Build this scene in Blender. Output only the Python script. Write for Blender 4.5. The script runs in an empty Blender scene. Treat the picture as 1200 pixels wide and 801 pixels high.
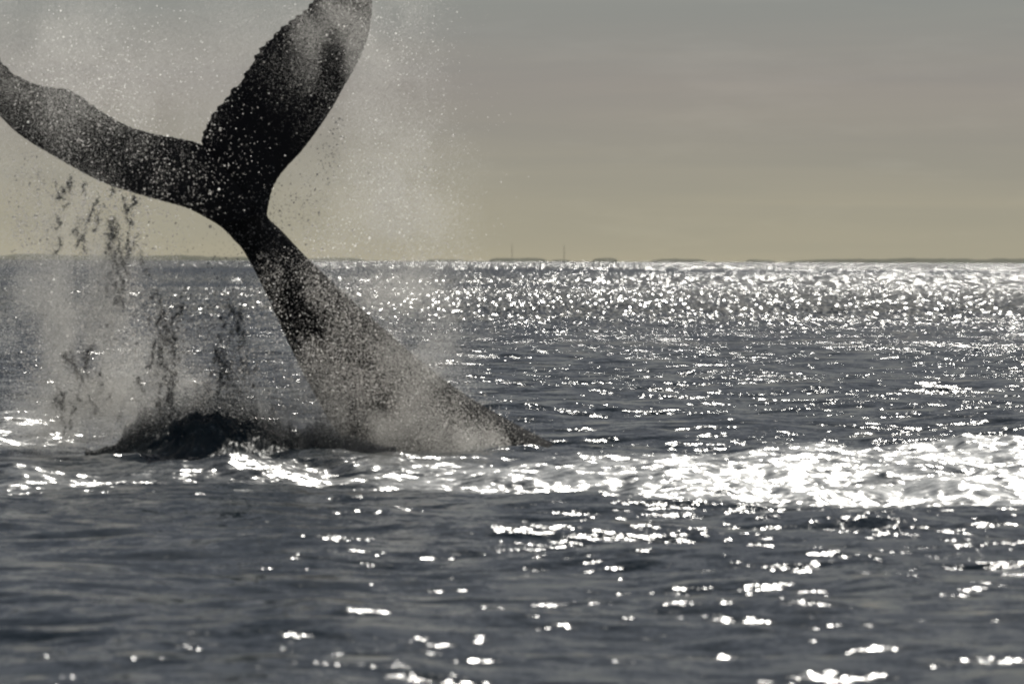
import bpy, bmesh, math
import numpy as np
from mathutils import Vector, Matrix
R = math.radians
rng = np.random.default_rng(7)
S = bpy.context.scene
C = S.collection

# ------------------------------------------------------------------ camera
CAM_H = 1.96
LENS = 200.0
PITCH, ROLL = 0.824, 0.20                      # degrees: nose down, right side low
cam = bpy.data.cameras.new("camera"); cam.lens = LENS; cam.sensor_width = 36
cam.clip_start = 0.5; cam.clip_end = 40000
cam.dof.use_dof = True; cam.dof.focus_distance = 86; cam.dof.aperture_fstop = 5.0
co = bpy.data.objects.new("camera", cam); C.objects.link(co)
CAM_M = (Matrix.Rotation(R(90 - PITCH), 4, 'X') @ Matrix.Rotation(R(ROLL), 4, 'Z'))
CAM_M.translation = (0, 0, CAM_H)
co.matrix_world = CAM_M
S.camera = co
FPX = 1200 * LENS / 36.0

def px(x, y, Y):
    """pixel of the 1200x801 photograph at distance Y along +Y -> world point"""
    d = CAM_M.to_3x3() @ Vector(((x - 600) / FPX, (400.5 - y) / FPX, -1))
    return Vector((d.x / d.y * Y, Y, CAM_H + d.z / d.y * Y))

# ------------------------------------------------------------------ light
SUN_AZ, SUN_EL = 9.0, 41.0                     # azimuth to the right of the view, elevation
sd = Vector((math.sin(R(SUN_AZ)) * math.cos(R(SUN_EL)), math.cos(R(SUN_AZ)) * math.cos(R(SUN_EL)), math.sin(R(SUN_EL))))
sl = bpy.data.lights.new("sun", 'SUN'); sl.energy = 5.0; sl.angle = R(0.53); sl.color = (1, .965, .89)
so = bpy.data.objects.new("sun", sl); C.objects.link(so)
so.rotation_euler = sd.to_track_quat('Z', 'Y').to_euler(); so.location = (20, 60, 60)

def N(nt, typ, **kw):
    n = nt.nodes.new(typ)
    ins = kw.pop('ins', {})
    for k, v in kw.items(): setattr(n, k, v)
    for k, v in ins.items():
        if isinstance(v, bpy.types.NodeSocket): nt.links.new(v, n.inputs[k])
        else: n.inputs[k].default_value = v
    return n
def M_(nt, op, a, b=0.0, c=None):
    n = nt.nodes.new('ShaderNodeMath'); n.operation = op
    for i, v in enumerate((a, b) if c is None else (a, b, c)):
        if isinstance(v, bpy.types.NodeSocket): nt.links.new(v, n.inputs[i])
        else: n.inputs[i].default_value = v
    return n.outputs[0]
def V_(nt, op, a, b=(0, 0, 0), s=None):
    n = nt.nodes.new('ShaderNodeVectorMath'); n.operation = op
    for i, v in enumerate((a, b)):
        if isinstance(v, bpy.types.NodeSocket): nt.links.new(v, n.inputs[i])
        else: n.inputs[i].default_value = v
    if s is not None:
        if isinstance(s, bpy.types.NodeSocket): nt.links.new(s, n.inputs['Scale'])
        else: n.inputs['Scale'].default_value = s
    return n.outputs[0]
def ramp(nt, fac, stops, interp='LINEAR'):
    n = nt.nodes.new('ShaderNodeValToRGB'); n.color_ramp.interpolation = interp
    el = n.color_ramp.elements
    while len(el) > 1: el.remove(el[-1])
    el[0].position = stops[0][0]; el[0].color = (*stops[0][1], 1)
    for p, c in stops[1:]:
        e = el.new(p); e.color = (*c, 1)
    nt.links.new(fac, n.inputs[0]); return n.outputs[0]
def mixc(nt, fac, a, b, mode='MIX'):
    n = nt.nodes.new('ShaderNodeMix'); n.data_type = 'RGBA'; n.blend_type = mode
    for i, v in ((0, fac), (6, a), (7, b)):
        if isinstance(v, bpy.types.NodeSocket): nt.links.new(v, n.inputs[i])
        else: n.inputs[i].default_value = (*v, 1) if isinstance(v, tuple) else v
    return n.outputs[2]

# ------------------------------------------------------------------ sky: hazy Nishita under a thin even veil of cloud
W = bpy.data.worlds.new("World"); S.world = W; W.use_nodes = True
nt = W.node_tree; nt.nodes.clear()
sky = N(nt, 'ShaderNodeTexSky', sky_type='NISHITA', sun_disc=False, sun_elevation=R(SUN_EL), sun_rotation=R(SUN_AZ),
        altitude=0, air_density=1.0, dust_density=3.0, ozone_density=1.0)
tc = N(nt, 'ShaderNodeTexCoord')
dirv = tc.outputs['Generated']
sep = N(nt, 'ShaderNodeSeparateXYZ', ins={0: dirv})
z = sep.outputs['Z']
veil = ramp(nt, M_(nt, 'MULTIPLY', M_(nt, 'MAXIMUM', z, 0.0), 2.0), [(0, (.392, .362, .266)), (.014, (.350, .330, .255)), (.033, (.307, .296, .248)), (.0615, (.277, .264, .245)), (.093, (.240, .256, .246)),
            (.2, (.212, .22, .226)), (.45, (.166, .174, .198)), (1, (.136, .147, .178))])
# horizontal streaks of thin cloud
mp = N(nt, 'ShaderNodeMapping', ins={'Vector': dirv, 'Scale': (9, 9, 150)})
n1 = N(nt, 'ShaderNodeTexNoise', ins={'Vector': mp.outputs[0], 'Scale': 1.0, 'Detail': 5.0, 'Roughness': .55, 'Distortion': .6})
mp2 = N(nt, 'ShaderNodeMapping', ins={'Vector': dirv, 'Scale': (38, 38, 190), 'Location': (3.1, .4, .9)})
n2 = N(nt, 'ShaderNodeTexNoise', ins={'Vector': mp2.outputs[0], 'Scale': 1.0, 'Detail': 6.0, 'Roughness': .6})
s1 = N(nt, 'ShaderNodeMapRange', ins={0: n1.outputs[0], 1: .3, 2: .7, 3: .965, 4: 1.045})
s2 = N(nt, 'ShaderNodeMapRange', ins={0: n2.outputs[0], 1: .52, 2: .75, 3: 1.0, 4: 1.07})
warm = mixc(nt, n1.outputs[0], (.965, .99, 1.035), (1.035, 1.005, .965))
veil2 = mixc(nt, 1.0, mixc(nt, 1.0, veil, warm, 'MULTIPLY'), V_(nt, 'SCALE', (1, 1, 1), s=M_(nt, 'MULTIPLY', s1.outputs[0], s2.outputs[0])), 'MULTIPLY')
b1 = N(nt, 'ShaderNodeBackground', ins={0: sky.outputs[0], 1: 0.05})
b2 = N(nt, 'ShaderNodeBackground', ins={0: veil2, 1: 1.04})
mx = N(nt, 'ShaderNodeMixShader', ins={0: .93, 1: b1.outputs[0], 2: b2.outputs[0]})
N(nt, 'ShaderNodeOutputWorld', ins={0: mx.outputs[0]})

S.view_settings.view_transform = 'Standard'; S.view_settings.look = 'None'
S.view_settings.exposure = 0.0; S.view_settings.gamma = 1.0; S.view_settings.use_curve_mapping = False
S.cycles.use_denoising = True; S.cycles.denoiser = 'OPENIMAGEDENOISE'; S.cycles.denoising_input_passes = 'RGB_ALBEDO_NORMAL'
S.cycles.max_bounces = 8; S.cycles.transparent_max_bounces = 24; S.cycles.diffuse_bounces = 2; S.cycles.glossy_bounces = 3
S.cycles.transmission_bounces = 4; S.cycles.sample_clamp_indirect = 4; S.cycles.sample_clamp_direct = 30
S.cycles.caustics_reflective = False; S.cycles.caustics_refractive = False
S.cycles.use_adaptive_sampling = False; S.cycles.filter_width = 2.1

# ------------------------------------------------------------------ materials
def new_mat(name):
    m = bpy.data.materials.new(name); m.use_nodes = True
    m.node_tree.nodes.clear(); return m, m.node_tree

def sea_material():
    m, nt = new_mat("sea_water")
    geo = N(nt, 'ShaderNodeNewGeometry')
    P = geo.outputs['Position']
    churn = N(nt, 'ShaderNodeAttribute', attribute_name='churn').outputs['Fac']
    far = N(nt, 'ShaderNodeAttribute', attribute_name='lost').outputs['Fac']
    def slope(scale, det, seed, stretch=(1, 1)):
        mp = N(nt, 'ShaderNodeMapping', ins={'Vector': P, 'Scale': (scale * stretch[0], scale * stretch[1], scale), 'Location': (seed, seed * 2.3, 0)})
        n = N(nt, 'ShaderNodeTexNoise', ins={'Vector': mp.outputs[0], 'Scale': 1.0, 'Detail': det, 'Roughness': .5})
        v = V_(nt, 'SUBTRACT', n.outputs['Color'], (.5, .5, .5))
        return V_(nt, 'MULTIPLY', v, (1, 1, 0))
    # wind patches, tens of metres across
    mpw = N(nt, 'ShaderNodeMapping', ins={'Vector': P, 'Scale': (.006, .02, 0)})
    wn = N(nt, 'ShaderNodeTexNoise', ins={'Vector': mpw.outputs[0], 'Scale': 1.0, 'Detail': 3.0})
    gust = M_(nt, 'MULTIPLY', N(nt, 'ShaderNodeMapRange', ins={0: wn.outputs[0], 1: .35, 2: .65, 3: .74, 4: 1.15}).outputs[0], N(nt, 'ShaderNodeAttribute', attribute_name='wind').outputs['Fac'])
    # wave groups: short steep packets that catch the sun far out
    mpg = N(nt, 'ShaderNodeMapping', ins={'Vector': P, 'Scale': (.9, .045, 0), 'Location': (7, 2, 0)})
    gn = N(nt, 'ShaderNodeTexNoise', ins={'Vector': mpg.outputs[0], 'Scale': 1.0, 'Detail': 2.0})
    grp = N(nt, 'ShaderNodeMapRange', ins={0: gn.outputs[0], 1: .42, 2: .68, 3: .80, 4: 1.25}).outputs[0]
    gust = M_(nt, 'MULTIPLY', gust, M_(nt, 'MULTIPLY_ADD', far, M_(nt, 'SUBTRACT', grp, 1.0), 1.0))
    mpp = N(nt, 'ShaderNodeMapping', ins={'Vector': P, 'Scale': (.22, .15, 0), 'Location': (4, 9, 0)})
    pn = N(nt, 'ShaderNodeTexNoise', ins={'Vector': mpp.outputs[0], 'Scale': 1.0, 'Detail': 2.0})
    patch = N(nt, 'ShaderNodeMapRange', ins={0: pn.outputs[0], 1: .35, 2: .68, 3: .55, 4: 1.25}).outputs[0]
    a0 = V_(nt, 'SCALE', slope(15.0, 1.0, 3.7, (.8, 1)), s=M_(nt, 'MULTIPLY', M_(nt, 'MULTIPLY', patch, gust), .62))
    a1 = V_(nt, 'SCALE', slope(34.0, 1.0, 6.7), s=M_(nt, 'MULTIPLY', patch, .40))
    a = V_(nt, 'SCALE', slope(5.0, 1.0, 1.7, (.6, 1)), s=M_(nt, 'MULTIPLY', M_(nt, 'MULTIPLY', patch, gust), .92))
    b = V_(nt, 'SCALE', slope(1.6, 1.0, 5.1, (.6, 1)), s=M_(nt, 'MULTIPLY', gust, M_(nt, 'MULTIPLY_ADD', far, .26, .58)))
    c = V_(nt, 'SCALE', slope(.45, 1.0, 8.3, (.6, 1)), s=M_(nt, 'MULTIPLY', M_(nt, 'MULTIPLY', far, gust), .46))
    lean = V_(nt, 'SCALE', (0, -1, 0), s=M_(nt, 'ADD', M_(nt, 'MULTIPLY_ADD', far, .14, .05), M_(nt, 'MULTIPLY', churn, .05)))   # waves are steeper on their lee face
    ch = V_(nt, 'SCALE', slope(9.0, 3.0, 12.9, (.6, 1)), s=M_(nt, 'MULTIPLY', churn, 1.1))
    tot = V_(nt, 'ADD', V_(nt, 'ADD', V_(nt, 'ADD', a, V_(nt, 'ADD', a0, a1)), b), V_(nt, 'ADD', V_(nt, 'ADD', c, lean), ch))
    # far out a wave packet is one facet: irregular cells, each with a slope of its own
    dist = V_(nt, 'LENGTH', P); dist = [l for l in nt.nodes if l.bl_idname == 'ShaderNodeVectorMath'][-1].outputs['Value']
    def facets(sx, sy, seed):
        mp = N(nt, 'ShaderNodeMapping', ins={'Vector': P, 'Scale': (1 / sx, 1 / sy, 0), 'Location': (seed, seed * 1.7, 0)})
        v = N(nt, 'ShaderNodeTexVoronoi', voronoi_dimensions='2D', ins={'Vector': mp.outputs[0], 'Scale': 1.0, 'Randomness': 1.0})
        return V_(nt, 'MULTIPLY', V_(nt, 'SUBTRACT', v.outputs['Color'], (.5, .5, .5)), (.54, .74, 0))
    def fade(a, b): return N(nt, 'ShaderNodeMapRange', ins={0: dist, 1: a, 2: b, 3: 0.0, 4: 1.0}).outputs[0]
    def vmix(f, p, q): return V_(nt, 'ADD', V_(nt, 'SCALE', p, s=M_(nt, 'SUBTRACT', 1.0, f)), V_(nt, 'SCALE', q, s=f))
    fc = vmix(fade(900, 1300), vmix(fade(380, 520), facets(.065, 1.3, 3.3), facets(.13, 8.0, 8.1)), facets(.27, 50.0, 5.9))
    fc = V_(nt, 'ADD', V_(nt, 'SCALE', fc, s=gust), lean)
    tot = vmix(fade(130, 230), tot, fc)
    nrm = V_(nt, 'NORMALIZE', V_(nt, 'ADD', geo.outputs['Normal'], tot))
    rough = M_(nt, 'ADD', M_(nt, 'MULTIPLY_ADD', churn, .20, .07), M_(nt, 'MULTIPLY', fade(150, 400), .02))
    # aerated white water in the churned band
    fn = N(nt, 'ShaderNodeTexNoise', ins={'Vector': P, 'Scale': 3.2, 'Detail': 6.0, 'Roughness': .7})
    foam = N(nt, 'ShaderNodeMapRange', ins={0: M_(nt, 'ADD', fn.outputs[0], M_(nt, 'MULTIPLY', churn, .22)), 1: .56, 2: .80, 3: 0.0, 4: .8}).outputs[0]
    foam = M_(nt, 'MULTIPLY', foam, churn)
    col = mixc(nt, foam, (.012, .022, .030), (.62, .63, .62))
    bs = N(nt, 'ShaderNodeBsdfPrincipled', ins={'Base Color': col, 'Roughness': rough, 'IOR': 1.333, 'Normal': nrm})
    N(nt, 'ShaderNodeOutputMaterial', ins={0: bs.outputs[0]})
    return m

def whale_material():
    m, nt = new_mat("wet_whale_skin")
    geo = N(nt, 'ShaderNodeNewGeometry'); P = geo.outputs['Position']
    n = N(nt, 'ShaderNodeTexNoise', ins={'Vector': P, 'Scale': 4.0, 'Detail': 6.0, 'Roughness': .65})
    col = ramp(nt, n.outputs[0], [(0, (.006, .006, .007)), (.55, (.008, .008, .009)), (.72, (.014, .014, .014)), (1, (.025, .025, .024))])
    f = N(nt, 'ShaderNodeTexNoise', ins={'Vector': P, 'Scale': 38.0, 'Detail': 4.0, 'Roughness': .6})
    bp = N(nt, 'ShaderNodeBump', ins={'Strength': .35, 'Distance': .01, 'Height': f.outputs[0]})
    ro = N(nt, 'ShaderNodeMapRange', ins={0: f.outputs[0], 1: .3, 2: .7, 3: .5, 4: .75})
    df = N(nt, 'ShaderNodeBsdfDiffuse', ins={'Color': col, 'Normal': bp.outputs[0]})
    gl = N(nt, 'ShaderNodeBsdfGlossy', ins={'Roughness': ro.outputs[0], 'Normal': bp.outputs[0]})
    bs = N(nt, 'ShaderNodeMixShader', ins={0: .018, 1: df.outputs[0], 2: gl.outputs[0]})
    N(nt, 'ShaderNodeOutputMaterial', ins={0: bs.outputs[0]})
    return m

def drop_material(name, clear, albedo, gloss=.2):
    """water drops: light passes forward through them"""
    m, nt = new_mat(name)
    tl = N(nt, 'ShaderNodeBsdfTranslucent', ins={'Color': albedo})
    tr = N(nt, 'ShaderNodeBsdfTransparent')
    a = N(nt, 'ShaderNodeMixShader', ins={0: clear, 1: tl.outputs[0], 2: tr.outputs[0]})
    gl = N(nt, 'ShaderNodeBsdfGlossy', ins={'Color': (1, 1, 1, 1), 'Roughness': gloss})
    fr = N(nt, 'ShaderNodeFresnel', ins={'IOR': 1.33})
    b = N(nt, 'ShaderNodeMixShader', ins={0: fr.outputs[0], 1: a.outputs[0], 2: gl.outputs[0]})
    N(nt, 'ShaderNodeOutputMaterial', ins={0: b.outputs[0]})
    return m

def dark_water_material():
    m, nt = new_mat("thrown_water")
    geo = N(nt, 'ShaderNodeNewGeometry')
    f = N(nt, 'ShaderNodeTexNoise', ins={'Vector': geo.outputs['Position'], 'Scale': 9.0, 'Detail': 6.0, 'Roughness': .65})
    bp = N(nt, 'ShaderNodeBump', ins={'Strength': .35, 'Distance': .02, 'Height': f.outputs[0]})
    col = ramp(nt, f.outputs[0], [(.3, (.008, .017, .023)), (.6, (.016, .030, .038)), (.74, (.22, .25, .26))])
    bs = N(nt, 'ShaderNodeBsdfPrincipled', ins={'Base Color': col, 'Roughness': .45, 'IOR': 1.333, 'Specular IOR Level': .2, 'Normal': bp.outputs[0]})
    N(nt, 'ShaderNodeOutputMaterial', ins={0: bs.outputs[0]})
    return m

def rope_material():
    m, nt = new_mat("shade_toned_rope")
    bs = N(nt, 'ShaderNodeBsdfPrincipled', ins={'Base Color': (.03, .042, .048, 1), 'Roughness': .25, 'IOR': 1.333})  # shade within the thrown water is painted in as a dark base colour
    tr = N(nt, 'ShaderNodeBsdfTransparent')
    mx = N(nt, 'ShaderNodeMixShader', ins={0: .22, 1: bs.outputs[0], 2: tr.outputs[0]})
    N(nt, 'ShaderNodeOutputMaterial', ins={0: mx.outputs[0]})
    return m

def land_material():
    m, nt = new_mat("wooded_shore")
    geo = N(nt, 'ShaderNodeNewGeometry')
    f = N(nt, 'ShaderNodeTexNoise', ins={'Vector': geo.outputs['Position'], 'Scale': .05, 'Detail': 5.0})
    col = ramp(nt, f.outputs[0], [(.3, (.05, .06, .035)), (.6, (.09, .09, .06)), (.8, (.16, .14, .10))])
    bs = N(nt, 'ShaderNodeBsdfPrincipled', ins={'Base Color': col, 'Roughness': .9, 'Specular IOR Level': .1})
    N(nt, 'ShaderNodeOutputMaterial', ins={0: bs.outputs[0]})
    return m

def steel_material():
    m, nt = new_mat("mast_steel")
    geo = N(nt, 'ShaderNodeNewGeometry')
    f = N(nt, 'ShaderNodeTexNoise', ins={'Vector': geo.outputs['Position'], 'Scale': .3, 'Detail': 2.0})
    col = ramp(nt, f.outputs[0], [(.3, (.16, .15, .14)), (.7, (.24, .23, .22))])
    bs = N(nt, 'ShaderNodeBsdfPrincipled', ins={'Base Color': col, 'Roughness': .6, 'Metallic': .3})
    N(nt, 'ShaderNodeOutputMaterial', ins={0: bs.outputs[0]})
    return m

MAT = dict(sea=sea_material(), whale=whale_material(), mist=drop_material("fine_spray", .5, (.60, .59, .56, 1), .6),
           drop=drop_material("water_drop", .28, (.40, .385, .365, 1)), spark=drop_material("glint_tone_drop", .1, (.93, .91, .88, 1), .25), dark=dark_water_material(), rope=rope_material(), land=land_material(), steel=steel_material())  # spark: paler copy of the drop, sun glints put into its colour

def mesh_obj(name, verts, faces, mat, smooth=True):
    me = bpy.data.meshes.new(name)
    verts = np.asarray(verts, np.float32); faces = np.asarray(faces, np.int32)
    k = faces.shape[1]
    me.vertices.add(len(verts)); me.vertices.foreach_set('co', verts.ravel())
    me.loops.add(faces.size); me.loops.foreach_set('vertex_index', faces.ravel())
    me.polygons.add(len(faces)); me.polygons.foreach_set('loop_start', np.arange(0, faces.size, k, dtype=np.int32))
    me.polygons.foreach_set('loop_total', np.full(len(faces), k, np.int32))
    me.update(calc_edges=True); me.validate()
    me.polygons.foreach_set('use_smooth', np.full(len(me.polygons), smooth))
    o = bpy.data.objects.new(name, me); C.objects.link(o)
    if mat: me.materials.append(mat)
    return o
def tag(o, label, cat=None, kind=None, group=None):
    o['label'] = label
    if cat: o['category'] = cat
    if kind: o['kind'] = kind
    if group: o['group'] = group
    return o

# value noise (numpy) for shaping
_tab = rng.random((64, 64, 64)).astype(np.float32)
def vnoise(x, y, z=0.0):
    x, y, z = np.broadcast_arrays(np.asarray(x, float), np.asarray(y, float), np.asarray(z, float))
    xi, yi, zi = (np.floor(v).astype(int) for v in (x, y, z))
    fx, fy, fz = x - xi, y - yi, z - zi
    fx, fy, fz = (f * f * (3 - 2 * f) for f in (fx, fy, fz))
    g = lambda a, b, c: _tab[(xi + a) & 63, (yi + b) & 63, (zi + c) & 63]
    l = lambda a, b, t: a + (b - a) * t
    return l(l(l(g(0,0,0), g(1,0,0), fx), l(g(0,1,0), g(1,1,0), fx), fy), l(l(g(0,0,1), g(1,0,1), fx), l(g(0,1,1), g(1,1,1), fx), fy), fz)
def fbm(x, y, z=0.0, o=4):
    s = 0; a = .5; t = 0
    for i in range(o):
        s = s + a * vnoise(x * 2**i + 7.3 * i, y * 2**i + 3.1 * i, np.asarray(z) * 2**i); t += a; a *= .5
    return s / t
def sstep(a, b, x):
    t = np.clip((x - a) / (b - a), 0, 1); return t * t * (3 - 2 * t)

# ------------------------------------------------------------------ the sea: one sheet to the horizon
def build_sea():
    def grow(a, b, k): return list(a * np.exp(np.arange(0, math.log(b / a), k)))
    r = np.array(grow(5, 20, .03) + grow(20, 130, .0018) + grow(130, 600, .006) + grow(600, 9500, .03) + [9500.0])
    th = np.radians(np.concatenate([np.linspace(-6.6, 6.6, 470, endpoint=False), np.linspace(6.6, 12, 20, endpoint=False),
                                    np.linspace(12, 348, 60, endpoint=False), np.linspace(348, 353.4, 20, endpoint=False)]))
    nr, na = len(r), len(th)
    RR, TT = np.meshgrid(r, th, indexing='ij')
    X, Y = RR * np.sin(TT), RR * np.cos(TT)
    dr = np.gradient(r)[:, None]
    dth = np.abs(np.roll(th, -1) - th); dth = np.minimum(dth, 2 * np.pi - dth)[None, :]
    cell = np.maximum(np.broadcast_to(dr, RR.shape), RR * dth)
    Z = np.zeros_like(X)
    NW = 70
    lam = np.exp(rng.uniform(math.log(.28), math.log(7.0), NW))
    ang = rng.normal(R(-78), R(40), NW)            # most run toward the camera, wide spread
    ph = rng.uniform(0, 6.283, NW)
    k = 2 * np.pi / lam
    sl = .118 * np.sqrt(2 / NW) * np.where(lam > 3, .55, 1)
    wx = .25 * fbm(X * .15, Y * .15, 1.1, 2); wy = .25 * fbm(X * .15 + 9, Y * .15, 4.1, 2)
    lost = np.zeros_like(X)
    for i in range(NW):
        keep = 1 - sstep(lam[i] * .12, lam[i] * .38, cell)
        env = .55 + .9 * vnoise(X * .10 + i * 5.7, Y * .10 + i * 1.9, i * .77)
        p = k[i] * ((X + wx) * np.cos(ang[i]) + (Y + wy) * np.sin(ang[i])) + ph[i]
        s = np.sin(p)
        Z += keep * env * (sl[i] / k[i]) * (s + .22 * np.cos(2 * p))
        lost += (1 - keep) / NW
    # long low swell
    Z += .03 * np.sin((Y + .3 * X) / 2.1 + 1.0) * (1 - sstep(200, 500, RR)) * .6
    # churned slick the whale has left, from the tail to the right
    py = 303.8 + FPX * CAM_H / np.maximum(Y, 1); pxx = 600 + FPX * X / np.maximum(Y, 1)
    wob = 16 * (fbm(X * .9, Y * .35, 2.2, 3) - .5)
    lo = np.interp(pxx, [-200, 0, 100, 250, 400, 600, 900, 1200, 1500], [575, 578, 574, 564, 571, 583, 590, 599, 604])
    hi = np.interp(pxx, [-200, 0, 100, 250, 400, 600, 750, 900, 1200, 1500], [556, 560, 556, 542, 543, 538, 535, 526, 520, 516])
    inside = sstep(hi - 9, hi + 7, py + wob) * (1 - sstep(lo - 12, lo + 3, py + wob * 1.4))
    amount = np.interp(pxx, [-100, 0, 130, 260, 420, 620, 900, 1500], [.7, .75, .5, .62, .72, .85, 1, 1])
    churn = inside * amount * (Y > 8) * np.clip(.15 + 1.75 * fbm(X * .75, Y * .38, 7.7, 4), 0, 1)
    lf = sstep(480, 492, py + wob) * (1 - sstep(520, 530, py + wob)) * (1 - sstep(70, 130, pxx)) * (Y > 8)
    churn = np.maximum(churn, .75 * lf)
    t1 = fbm(X * 1.3, Y * .55, 5.0, 5) - .5
    t2 = fbm(X * 4.0, Y * 2.2, 8.0, 3) - .5
    front = np.exp(-((pxx - 270) / 170.) ** 4) * sstep(520, 534, py) * (1 - sstep(548, 566, py)) * (Y > 8)
    Z += front * .30 * (fbm(X * 1.6, Y * 1.1, 2.9, 5) - .42)
    hump = .11 * np.exp(-((X - .25) / .7) ** 2 - ((Y - 57.0) / .7) ** 2)
    churn = churn * (1 - .75 * np.exp(-((X - .25) / .8) ** 2 - ((Y - 57.2) / .9) ** 2))
    Z += hump * (.6 + .9 * fbm(X * 4, Y * 3, 6.6, 4))
    Z += churn * (.30 * t1 + .06 * t2)
    # cat's paws and slicks: bands of weaker and stronger wind far out
    LR = np.log(np.maximum(RR, 1)) + .35 * (fbm(X * .0022, Y * .0006, 3.7, 3) - .5)
    wind = np.interp(LR, np.log([1, 64, 85, 130, 200, 270, 330, 430, 560, 680, 900, 1250, 1700, 3000]), [1, 1, 1.1, 1.17, 1.13, 1.02, .95, .96, .88, .68, .60, .66, .88, 1.0])
    verts = np.stack([X, Y, Z], -1).reshape(-1, 3)
    i = np.arange(nr - 1)[:, None] * na; j = np.arange(na)[None, :]; j2 = (j + 1) % na
    F = np.stack([i + j, i + na + j, i + na + j2, i + j2], -1).reshape(-1, 4)[:, ::-1]
    o = mesh_obj("sea", verts, F, MAT['sea'])
    for nm, arr in (('churn', churn), ('lost', lost), ('wind', wind)):
        a = o.data.attributes.new(nm, 'FLOAT', 'POINT'); a.data.foreach_set('value', arr.astype(np.float32).ravel())
    o['kind'] = 'structure'
    tag(o, "choppy grey sea glittering with backlit sun glints", kind='structure')
    return o
build_sea()

# ------------------------------------------------------------------ whale tail
YW = 58.0
def build_whale():
    Rp = [((302,296),(262,262)),((313,252),(245,225)),((316,236),(238,190)),((322,217),(235,166)),((334,199),(240,146)),((352,180),(256,124)),((372,154),(276,100)),
          ((390,127),(294,74)),((406,99),(312,48)),((420,74),(338,24)),((432,44),(362,6)),((437,12),(384,-14)),((436,-18),(402,-34)),((430,-46),(414,-54)),((423,-66),(420,-67))]
    Lp = [((286,294),(296,236)),((262,269),(258,190)),((240,255),(237,168)),((218,244),(215,162)),((190,236),(188,157)),((155,226),(160,150)),((122,215),(135,139)),((90,199),(112,124)),
          ((62,183),(92,111)),((38,169),(66,102)),((16,153),(38,96)),((0,137),(18,87)),((-16,118),(4,72)),((-30,95),(-8,52)),((-42,70),(-22,32)),((-50,40),(-38,14)),((-54,2),(-52,0))]
    Pp = [((262,262),(312,246)),((272,279),(315,256)),((284,292),(330,270)),((302,324),(362,304)),((320,362),(400,340)),((338,402),(440,376)),((360,446),(490,420)),
          ((383,488),(545,462)),((408,525),(600,494)),((430,562),(655,524)),((455,600),(710,560))]
    def dense(prs, n):
        a = np.array(prs, float).reshape(len(prs), 4)
        t = np.arange(len(a)); u = np.linspace(0, len(a) - 1, n)
        out = np.empty((n, 4))
        for q in range(n):                          # Catmull-Rom
            i = min(int(u[q]), len(a) - 2); f = u[q] - i
            p0, p1, p2, p3 = a[max(i-1, 0)], a[i], a[i+1], a[min(i+2, len(a)-1)]
            out[q] = .5*((2*p1)+(-p0+p2)*f+(2*p0-5*p1+4*p2-p3)*f*f+(-p0+3*p1-3*p2+p3)*f**3)
        return out, u / (len(a) - 1)
    V, F = [], []
    def loft(prs, n, kind, seed):
        st, u = dense(prs, n)
        m = 28
        base = len(V)
        for q in range(n):
            L, T = st[q, :2].copy(), st[q, 2:].copy()
            w = np.hypot(*(T - L)) / (FPX / YW)
            if kind == 'ped':
                dL = dT = 0.0 + .5 * u[q]; th = .36 * w + .03
            elif kind == 'right':
                s = sstep(0.2, .3, u[q]) * (1 - sstep(.93, 1, u[q]))
                dirn = (T - L) / (np.hypot(*(T - L)) + 1e-6)
                T = T + dirn * s * (6.0 * (fbm(q * .33 + seed, 0, 0, 3) - .55) + 1.7 * abs(math.sin(q * .41 + 5 * fbm(q * .11, 2.0, 0, 2))))
                dL = .75 * u[q] ** 1.3; dT = dL + .22 * (1 - u[q]); th = (.19 - .13 * u[q])
            else:
                s = sstep(.12, .22, u[q]) * (1 - sstep(.95, 1, u[q]))
                dirn = (T - L) / (np.hypot(*(T - L)) + 1e-6)
                T = T + dirn * s * (sstep(.3, .5, u[q]) * (5.0 * (fbm(q * .3 + seed, 0, 0, 3) - .55) + 1.6 * abs(math.sin(q * .45 + 5 * fbm(q * .12, 5.0, 0, 2)))))
                dL = -1.25 * u[q] ** 1.25; dT = dL + .55 * sstep(0, .3, u[q]); th = (.17 - .11 * u[q])
            A = np.array(px(*L, YW + dL)); B = np.array(px(*T, YW + dT))
            ch = B - A
            nrm = np.cross(ch, np.array([-ch[2], 0, ch[0]])); nrm = np.array([0, 1.0, 0]) - ch * (ch[1] / (ch @ ch + 1e-9)); nrm /= np.linalg.norm(nrm)
            for a in range(m):
                t = 2 * math.pi * a / m
                c = .5 - .5 * math.cos(t)           # 0 leading .. 1 trailing
                if kind == 'ped': prof = abs(math.sin(t)) ** .9
                else: prof = 1.9 * (math.sqrt(c) * (1 - c) ** .8) * .75 + .09 * math.sin(math.pi * min(1, c * 6) / 2) * (1 if 0 < c < 1 else 0) * min(1, (1 - c) * 12)
                V.append(A + ch * c + nrm * th * .5 * (2 if kind == 'ped' else 1) * prof * (1 if math.sin(t) >= 0 else -1) * (1 if kind != 'ped' else 1))
        for q in range(n - 1):
            for a in range(m):
                b = (a + 1) % m
                F.append((base + q*m + a, base + q*m + b, base + (q+1)*m + b, base + (q+1)*m + a))
        bm_caps.append([base + a for a in range(m)]); bm_caps.append([base + (n-1)*m + a for a in range(m)][::-1])
    bm_caps = []
    loft(Pp, 44, 'ped', 0); loft(Rp, 110, 'right', 3.1); loft(Lp, 120, 'left', 11.7)
    me = bpy.data.meshes.new("whale_src")
    me.from_pydata([tuple(v) for v in V], [], F + [tuple(c) for c in bm_caps])
    bm = bmesh.new(); bm.from_mesh(me); bmesh.ops.recalc_face_normals(bm, faces=bm.faces); bm.to_mesh(me); bm.free()
    src = bpy.data.objects.new("whale_src", me); C.objects.link(src)
    rm = src.modifiers.new("r", 'REMESH'); rm.mode = 'VOXEL'; rm.voxel_size = .015
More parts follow.
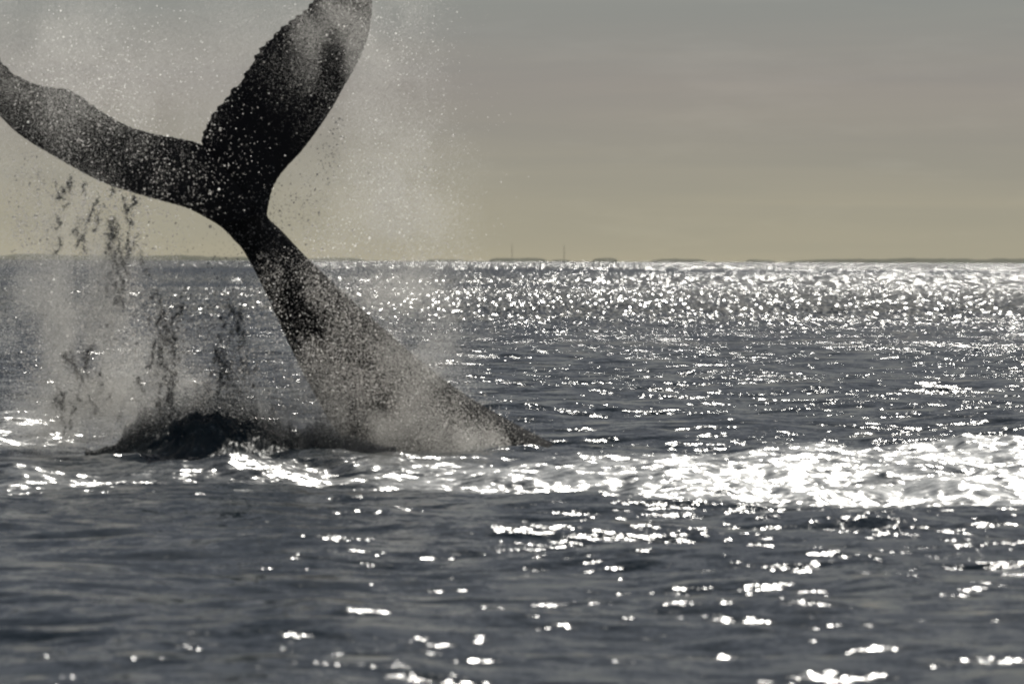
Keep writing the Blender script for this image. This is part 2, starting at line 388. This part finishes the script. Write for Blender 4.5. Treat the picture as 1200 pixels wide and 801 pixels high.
    sm = src.modifiers.new("s", 'SMOOTH'); sm.factor = .5; sm.iterations = 4
    dg = bpy.context.evaluated_depsgraph_get()
    me2 = bpy.data.meshes.new_from_object(src.evaluated_get(dg)); bpy.data.objects.remove(src)
    me2.name = "humpback_whale"; me2.materials.clear(); me2.materials.append(MAT['whale'])
    me2.polygons.foreach_set('use_smooth', np.ones(len(me2.polygons), bool))
    o = bpy.data.objects.new("humpback_whale", me2); C.objects.link(o)
    tag(o, "black humpback whale tail with raised flukes rising out of the splashing sea", "whale")
    return o
build_whale()

# ------------------------------------------------------------------ dark wall of water thrown up in front of the tail
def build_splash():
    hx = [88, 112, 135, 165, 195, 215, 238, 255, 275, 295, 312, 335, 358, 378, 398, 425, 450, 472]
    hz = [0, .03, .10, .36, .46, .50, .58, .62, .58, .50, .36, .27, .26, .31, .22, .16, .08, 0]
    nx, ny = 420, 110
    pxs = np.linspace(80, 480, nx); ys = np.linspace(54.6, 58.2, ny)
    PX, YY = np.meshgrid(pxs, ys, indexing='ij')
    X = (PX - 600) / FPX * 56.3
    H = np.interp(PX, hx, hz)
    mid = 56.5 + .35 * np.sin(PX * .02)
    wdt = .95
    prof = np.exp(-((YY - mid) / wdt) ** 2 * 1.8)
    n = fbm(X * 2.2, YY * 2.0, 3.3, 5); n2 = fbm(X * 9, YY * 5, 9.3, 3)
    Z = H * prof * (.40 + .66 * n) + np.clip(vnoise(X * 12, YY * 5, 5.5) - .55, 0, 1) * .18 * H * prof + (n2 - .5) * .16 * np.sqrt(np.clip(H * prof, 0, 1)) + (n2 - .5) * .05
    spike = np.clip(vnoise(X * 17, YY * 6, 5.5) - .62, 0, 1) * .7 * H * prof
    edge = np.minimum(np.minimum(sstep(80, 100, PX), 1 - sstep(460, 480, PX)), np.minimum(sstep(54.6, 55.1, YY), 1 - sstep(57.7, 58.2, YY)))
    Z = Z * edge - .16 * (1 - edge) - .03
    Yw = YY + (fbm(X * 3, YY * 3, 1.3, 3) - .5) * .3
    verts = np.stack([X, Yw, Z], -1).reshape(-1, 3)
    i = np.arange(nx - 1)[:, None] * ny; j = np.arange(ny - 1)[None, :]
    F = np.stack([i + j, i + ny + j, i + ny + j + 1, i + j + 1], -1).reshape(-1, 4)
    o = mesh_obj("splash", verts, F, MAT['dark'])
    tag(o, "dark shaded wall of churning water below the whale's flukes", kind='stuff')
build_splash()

# ------------------------------------------------------------------ spray
def cloud(blobs, noise=(1.3, .45), thr=.0, MUL=1.0):
    pts, rad = [], []
    for (cx, cy, sx, sy, rot, n, dy, ds, r0, r1) in blobs:
        n = int(n * MUL); a = rng.normal(0, 1, (n * 2, 2)); c, s = math.cos(R(rot)), math.sin(R(rot))
        x = cx + a[:, 0] * sx * c - a[:, 1] * sy * s
        y = cy + a[:, 0] * sx * s + a[:, 1] * sy * c
        d = dy + rng.normal(0, 1, n * 2) * ds
        f = fbm(x / 42 * noise[0], y / 55 * noise[0], d * .8 + cx * .01, 4)
        keep = rng.random(n * 2) < sstep(.28 + thr, .68 + thr, f) * .9 + .1
        x, y, d = x[keep][:n], y[keep][:n], d[keep][:n]
        Y = YW + d
        p = np.stack([(x - 600), (400.5 - y), np.full_like(x, -FPX)], -1) / FPX
        v = p @ np.array(CAM_M.to_3x3()).T
        P = v / v[:, 1:2] * Y[:, None] + np.array([0, 0, CAM_H])
        u = rng.random(len(P)); r = r0 * (r1 / r0) ** (u ** 2.2) * np.where(rng.random(len(P)) < .012, 2.2, 1)
        ok = P[:, 2] > .02
        pts.append(P[ok]); rad.append(r[ok])
    return np.concatenate(pts), np.concatenate(rad)

def point_obj(name, P, r, mat, label):
    me = bpy.data.meshes.new(name); me.vertices.add(len(P)); me.vertices.foreach_set('co', P.astype(np.float32).ravel())
    o = bpy.data.objects.new(name, me); C.objects.link(o)
    bpy.context.view_layer.update()
    bpy.context.view_layer.objects.active = o
    for q in bpy.context.selected_objects: q.select_set(False)
    o.select_set(True)
    bpy.ops.object.convert(target='POINTCLOUD')
    o = bpy.context.view_layer.objects.active; pc = o.data; o.name = name
    a = pc.attributes.get('radius') or pc.attributes.new('radius', 'FLOAT', 'POINT')
    a.data.foreach_set('value', r.astype(np.float32))
    pc.materials.clear(); pc.materials.append(mat)
    o.select_set(False)
    tag(o, label, kind='stuff'); return o

#           cx   cy   sx  sy rot    n      dy   ds   r0     r1
mist = [(110, 120, 70, 40, 22, 7000, -1.5, .3, .0010, .0026),
        (150,  95, 85, 42, 22, 75000, .9, .35, .0010, .0026),
        ( 70,  50, 70, 45, 10, 45000, -1.0, .45, .0010, .0026),
        (285,  60, 45, 60,  0, 40000, 1.5, .30, .0010, .0026),
        (400,  15, 40, 45, 20, 40000, -1.35, .15, .0010, .0030),
        (450, 130, 36,130,  0, 100000, -1.35, .18, .0010, .0026),
        (480, 250, 36, 70,  0, 50000, -1.2, .35, .0010, .0028),
        (410, 250, 55, 45,  0, 30000, 1.0, .35, .0010, .0028),
        ( 60, 110, 60, 40, 20, 14000, -1.9, .25, .0012, .0032),
        (110, 385, 46, 75,  0, 170000, -1.2, .5, .0010, .0032),
        ( 60, 330, 40, 50,  0, 40000, -1.2, .5, .0010, .0030),
        (140, 455, 60, 42,  0, 95000, -1.0, .5, .0010, .0032),
        (210, 440, 60, 45,  0, 30000, -.9, .5, .0010, .0032),
        ( 90, 495, 45, 22,  0, 48000, -1.2, .5, .0010, .0034),
        (500, 420, 30, 60,  0, 26000, -.8, .4, .0010, .0028),
        (300, 500, 40, 20,  0, 22000, -.6, .3, .0010, .0034),
        ( 25, 150, 40, 90,  0, 26000, -.6, .6, .0010, .0028),
        (480, 370, 36, 55,  0, 40000, -.8, .4, .0010, .0028),
        (340, 485, 60, 34,  0, 46000, -1.2, .4, .0010, .0034),
        (430, 500, 60, 26, 12, 48000, -1.1, .35, .0010, .0034),
        (520, 512, 45, 14, 12, 26000, -.9, .3, .0010, .0032)]
drops = [(350, 325, 36, 48,-40, 5000, -1.0, .3, .002, .0062),
         (400, 410, 60, 50,-45, 12000, -1.0, .35, .002, .007),
         (460, 470, 60, 34,35, 12000, -1.0, .35, .002, .007),
         (560, 500, 40, 13,28, 2600, -.7, .2, .0025, .008),
         (110, 400, 50, 70,  0, 6000, -1.2, .5, .003, .009),
         (200, 450, 80, 40,  0, 6000, -1.0, .5, .003, .009),
         (330,  40, 60, 40,  0, 350, -1.3, .3, .003, .008),
         (120, 150, 80, 40, 25, 1800, -1.7, .3, .003, .008),
         (480, 200, 38,110,  0, 1800, -1.2, .4, .003, .008),
         (100, 260, 50, 32,  0, 1500, -.9, .3, .004, .012),
         ( 30, 230, 16, 35,  0, 700, -.9, .3, .004, .010),
         (140, 310, 16, 36, 10, 900, -.9, .3, .004, .012),
         (370, 245, 40, 35,  0, 300, -.8, .3, .004, .011),
         (398, 165, 12, 35, 12, 200, -1.0, .1, .004, .010),
         (268, 410, 20, 45,  0, 900, -1.4, .2, .004, .012),
         (200, 395, 14, 40,  0, 700, -1.4, .2, .004, .012)]
P, r = cloud(mist, MUL=1.55); point_obj("spray_mist", P, r, MAT['mist'], "fine sunlit spray hanging around the whale's tail")
spark = [(130,  90, 90, 50, 20, 420, -1.3, .5, .0028, .006), (450, 110, 45,110,  0, 420, -1.3, .4, .0028, .006), (470, 270, 45, 50,  0, 260, -1.2, .4, .0028, .006),
         (110, 400, 55, 70,  0, 700, -1.4, .5, .0028, .0068), (240, 450, 90, 45,  0, 420, -1.4, .4, .0028, .0065), (370, 360, 50, 50,-45, 420, -1.2, .3, .0028, .006),
         (460, 480, 60, 30, 30, 480, -1.2, .3, .0028, .006), (400,  20, 35, 35,  0, 160, -1.4, .2, .0028, .006), (110, 150, 80, 30, 25, 220, -1.9, .2, .0028, .006)]
P, r = cloud(spark, (1.6, .45), MUL=2.3); point_obj("spray_sparkles", P, r, MAT['spark'], "drops sparkling through the spray, sun glints put into their pale colour")
P, r = cloud(drops, (1.6, .45)); point_obj("spray_droplets", P, r, MAT['drop'], "larger water drops flying in front of the whale's tail")

# ------------------------------------------------------------------ strands of water torn off the flukes
def build_strands():
    lines = [[(272,340),(271,362),(262,380),(256,398),(257,430),(254,462)], [(272,362),(283,372),(284,395),(290,410),(288,440),(285,465)],
             [(188,340),(190,362),(196,385),(190,412),(196,430)], [(214,345),(212,360),(203,380),(208,400),(200,425)],
             [(140,262),(135,300),(143,330),(147,378)], [(155,258),(148,285),(128,325),(125,345)], [(133,255),(131,290),(138,312)],
             [(65,405),(80,415),(92,440),(104,455),(108,475),(118,490)], [(70,412),(86,428)], [(132,460),(118,475),(112,486)],
             [(160,440),(165,455),(172,468)], [(197,455),(192,475)], [(84,205),(82,215),(74,220)], [(98,212),(101,228)],
             [(115,222),(112,240),(105,258),(98,275),(99,300)], [(120,240),(125,255),(133,270),(131,290)], [(160,275),(154,290),(148,305)],
             [(262,380),(268,396),(264,420)], [(246,390),(252,402),(258,425)], [(276,400),(270,430),(272,455)]]
    nman = len(lines)
    for (x0, x1, y0, y1, n) in ((252, 292, 345, 450, 16), (184, 216, 335, 455, 14), (122, 156, 250, 360, 14), (60, 125, 400, 470, 12), (60, 165, 205, 290, 14), (150, 215, 420, 480, 8)):
        for _ in range(n):
            p = np.array([rng.uniform(x0, x1), rng.uniform(y0, y1)]); w = [tuple(p)]
            for _ in range(rng.integers(2, 5)):
                p = p + np.array([rng.normal(0, 4.5), rng.uniform(4, 14)]); w.append(tuple(p))
            lines.append(w)
    PP, RR = [], []
    for li, ln in enumerate(lines):
        a = np.array(ln, float); t = np.linspace(0, len(a) - 1, 90 * (len(a) - 1))
        x = np.interp(t, np.arange(len(a)), a[:, 0]) + 9 * (fbm(t * 1.7, li * 3.3, 0, 4) - .5)
        y = np.interp(t, np.arange(len(a)), a[:, 1]) + 7 * (fbm(t * 1.7, li * 3.3 + 40, 0, 4) - .5)
        Y = YW - 1.3 + .6 * (fbm(t * .6, li * 7.7, 0, 2) - .5)
        th = np.clip(fbm(t * 2.3, li * 1.7, 4, 4) - .30, 0, 1)
        for k in range(3):                          # a ropy core with loose drops beside it
            keep = rng.random(len(t)) < (th * 1.9 if k == 0 else th * 1.7)
            q = np.where(keep)[0]
            o = rng.normal(0, (.9, 2.6, 6.0)[k], (len(q), 2))
            for i, (ox, oy) in zip(q, o):
                PP.append(px(x[i] + ox, y[i] + oy, Y[i] + rng.normal(0, .05)))
                RR.append((.003 + (.017 if li < nman else .012) * th[i] * rng.random() ** 1.8) * (1, .75, .55)[k])
    hx = [112, 135, 165, 195, 215, 238, 255, 275, 295, 312, 335, 358, 378, 398, 425, 450]
    hz = [.03, .10, .36, .46, .52, .60, .64, .60, .52, .36, .27, .26, .31, .22, .16, .08]
    nq = 80000                                      # ragged, drop-shot crest of the dark wall, its self-shade put into the colour
    x = rng.uniform(100, 465, nq); h = np.interp(x, hx, hz); v = rng.random(nq) ** 1.15
    z_ = h * (.40 + v * (.30 + 1.15 * fbm(x / 11, x * 0 + .3, 1.5, 5)))
    Y = 56.4 + rng.normal(0, .35, nq)
    PP = [tuple(p) for p in PP] + list(zip((x - 600) / FPX * Y, Y, z_)); RR = RR + list(rng.uniform(.0015, .0065, nq) * (1.3 - v))
    point_obj("water_strands", np.array([tuple(p) for p in PP]), np.array(RR), MAT['rope'], "dark ropes and clots of water thrown up below the whale's flukes")
build_strands()

# ------------------------------------------------------------------ far shore: low wooded islands and two masts
def island(x0, x1, top, label, Y=8000.0, seed=0.0, deep=260.0):
    n, k = 90, 9
    V, F = [], []
    for q in range(n):
        u = q / (n - 1)
        xx = x0 + (x1 - x0) * u
        base = px(xx, 300, Y); Xc = base.x
        env = (1 - abs(2 * u - 1) ** 5) ** .6 * (.62 + .75 * fbm(u * (x1 - x0) / 26 + seed, seed, 0, 4))
        h = max(.2, 1.15 * top * env * FPX ** 0 / (FPX / Y))
        for j in range(k):
            v = j / (k - 1)
            hh = h * math.sin(math.pi * v) ** .7 * (.85 + .3 * fbm(u * 40 + seed, v * 5, 3, 3))
            V.append((Xc, Y + (v - .5) * deep * (.4 + .6 * math.sin(math.pi * u)), hh - .4))
    for q in range(n - 1):
        for j in range(k - 1):
            F.append((q*k + j, (q+1)*k + j, (q+1)*k + j + 1, q*k + j + 1))
    o = mesh_obj("island", V, F, MAT['land'])
    tag(o, label, kind='structure')
    return o
isl = [(-260, 345, 5.2, "long low shoreline on the horizon behind the whale's flukes", 7600), (352, 428, 3.2, "low spit of land beside the whale's tail stock", 7900),
       (498, 545, 2.0, "faint low islet behind the spray", 8300), (572, 642, 4.4, "small low wooded island under the clearer mast", 8000), (646, 668, 2.0, "tiny flat islet under the fainter mast", 8100),
       (694, 724, 4.2, "small round wooded islet with a single hump", 8000), (762, 830, 3.2, "low double-humped strip of land", 8200), (874, 908, 3.0, "short flat islet beside the longest coast", 8200),
       (918, 1420, 4.6, "longest unbroken low coast on the horizon, next to the short flat islet", 7800)]
for q, (a, b, t, lab, Y) in enumerate(isl):
    island(a, b, t, lab, Y, seed=q * 4.7 + 1)

def mast(x, top, Y, label):
    b = px(x, 302, Y); h = px(x, top, Y).z
    bm = bmesh.new()
    w0, w1 = .6, .25
    def bar(p, q, r):
        p, q = Vector(p), Vector(q); d = q - p
        m = d.to_track_quat('Z', 'Y').to_matrix().to_4x4(); m.translation = (p + q) / 2
        bmesh.ops.create_cone(bm, cap_ends=True, segments=5, radius1=r, radius2=r, depth=d.length, matrix=m)
    nl = 14
    def ring(i):
        f = i / nl; w = w0 + (w1 - w0) * f
        return [Vector((w * math.cos(2.094 * k + .5), w * math.sin(2.094 * k + .5), h * f)) for k in range(3)]
    for i in range(nl):
        A, B = ring(i), ring(i + 1)
        for k in range(3):
            bar(A[k], B[k], .08); bar(A[k], B[(k + 1) % 3], .04)
    bar((0, 0, h), (0, 0, h + 4), .12)
    me = bpy.data.meshes.new("radio_mast"); bm.to_mesh(me); bm.free(); me.materials.append(MAT['steel'])
    o = bpy.data.objects.new("radio_mast", me); C.objects.link(o); o.location = (b.x, Y, 0)
    tag(o, label, "mast", group="masts on the far shore"); return o
mast(600, 288, 8000, "thin lattice radio mast on the small wooded island, the clearer of the two")
mast(661, 289, 8100, "thin faint lattice radio mast on the tiny flat islet")
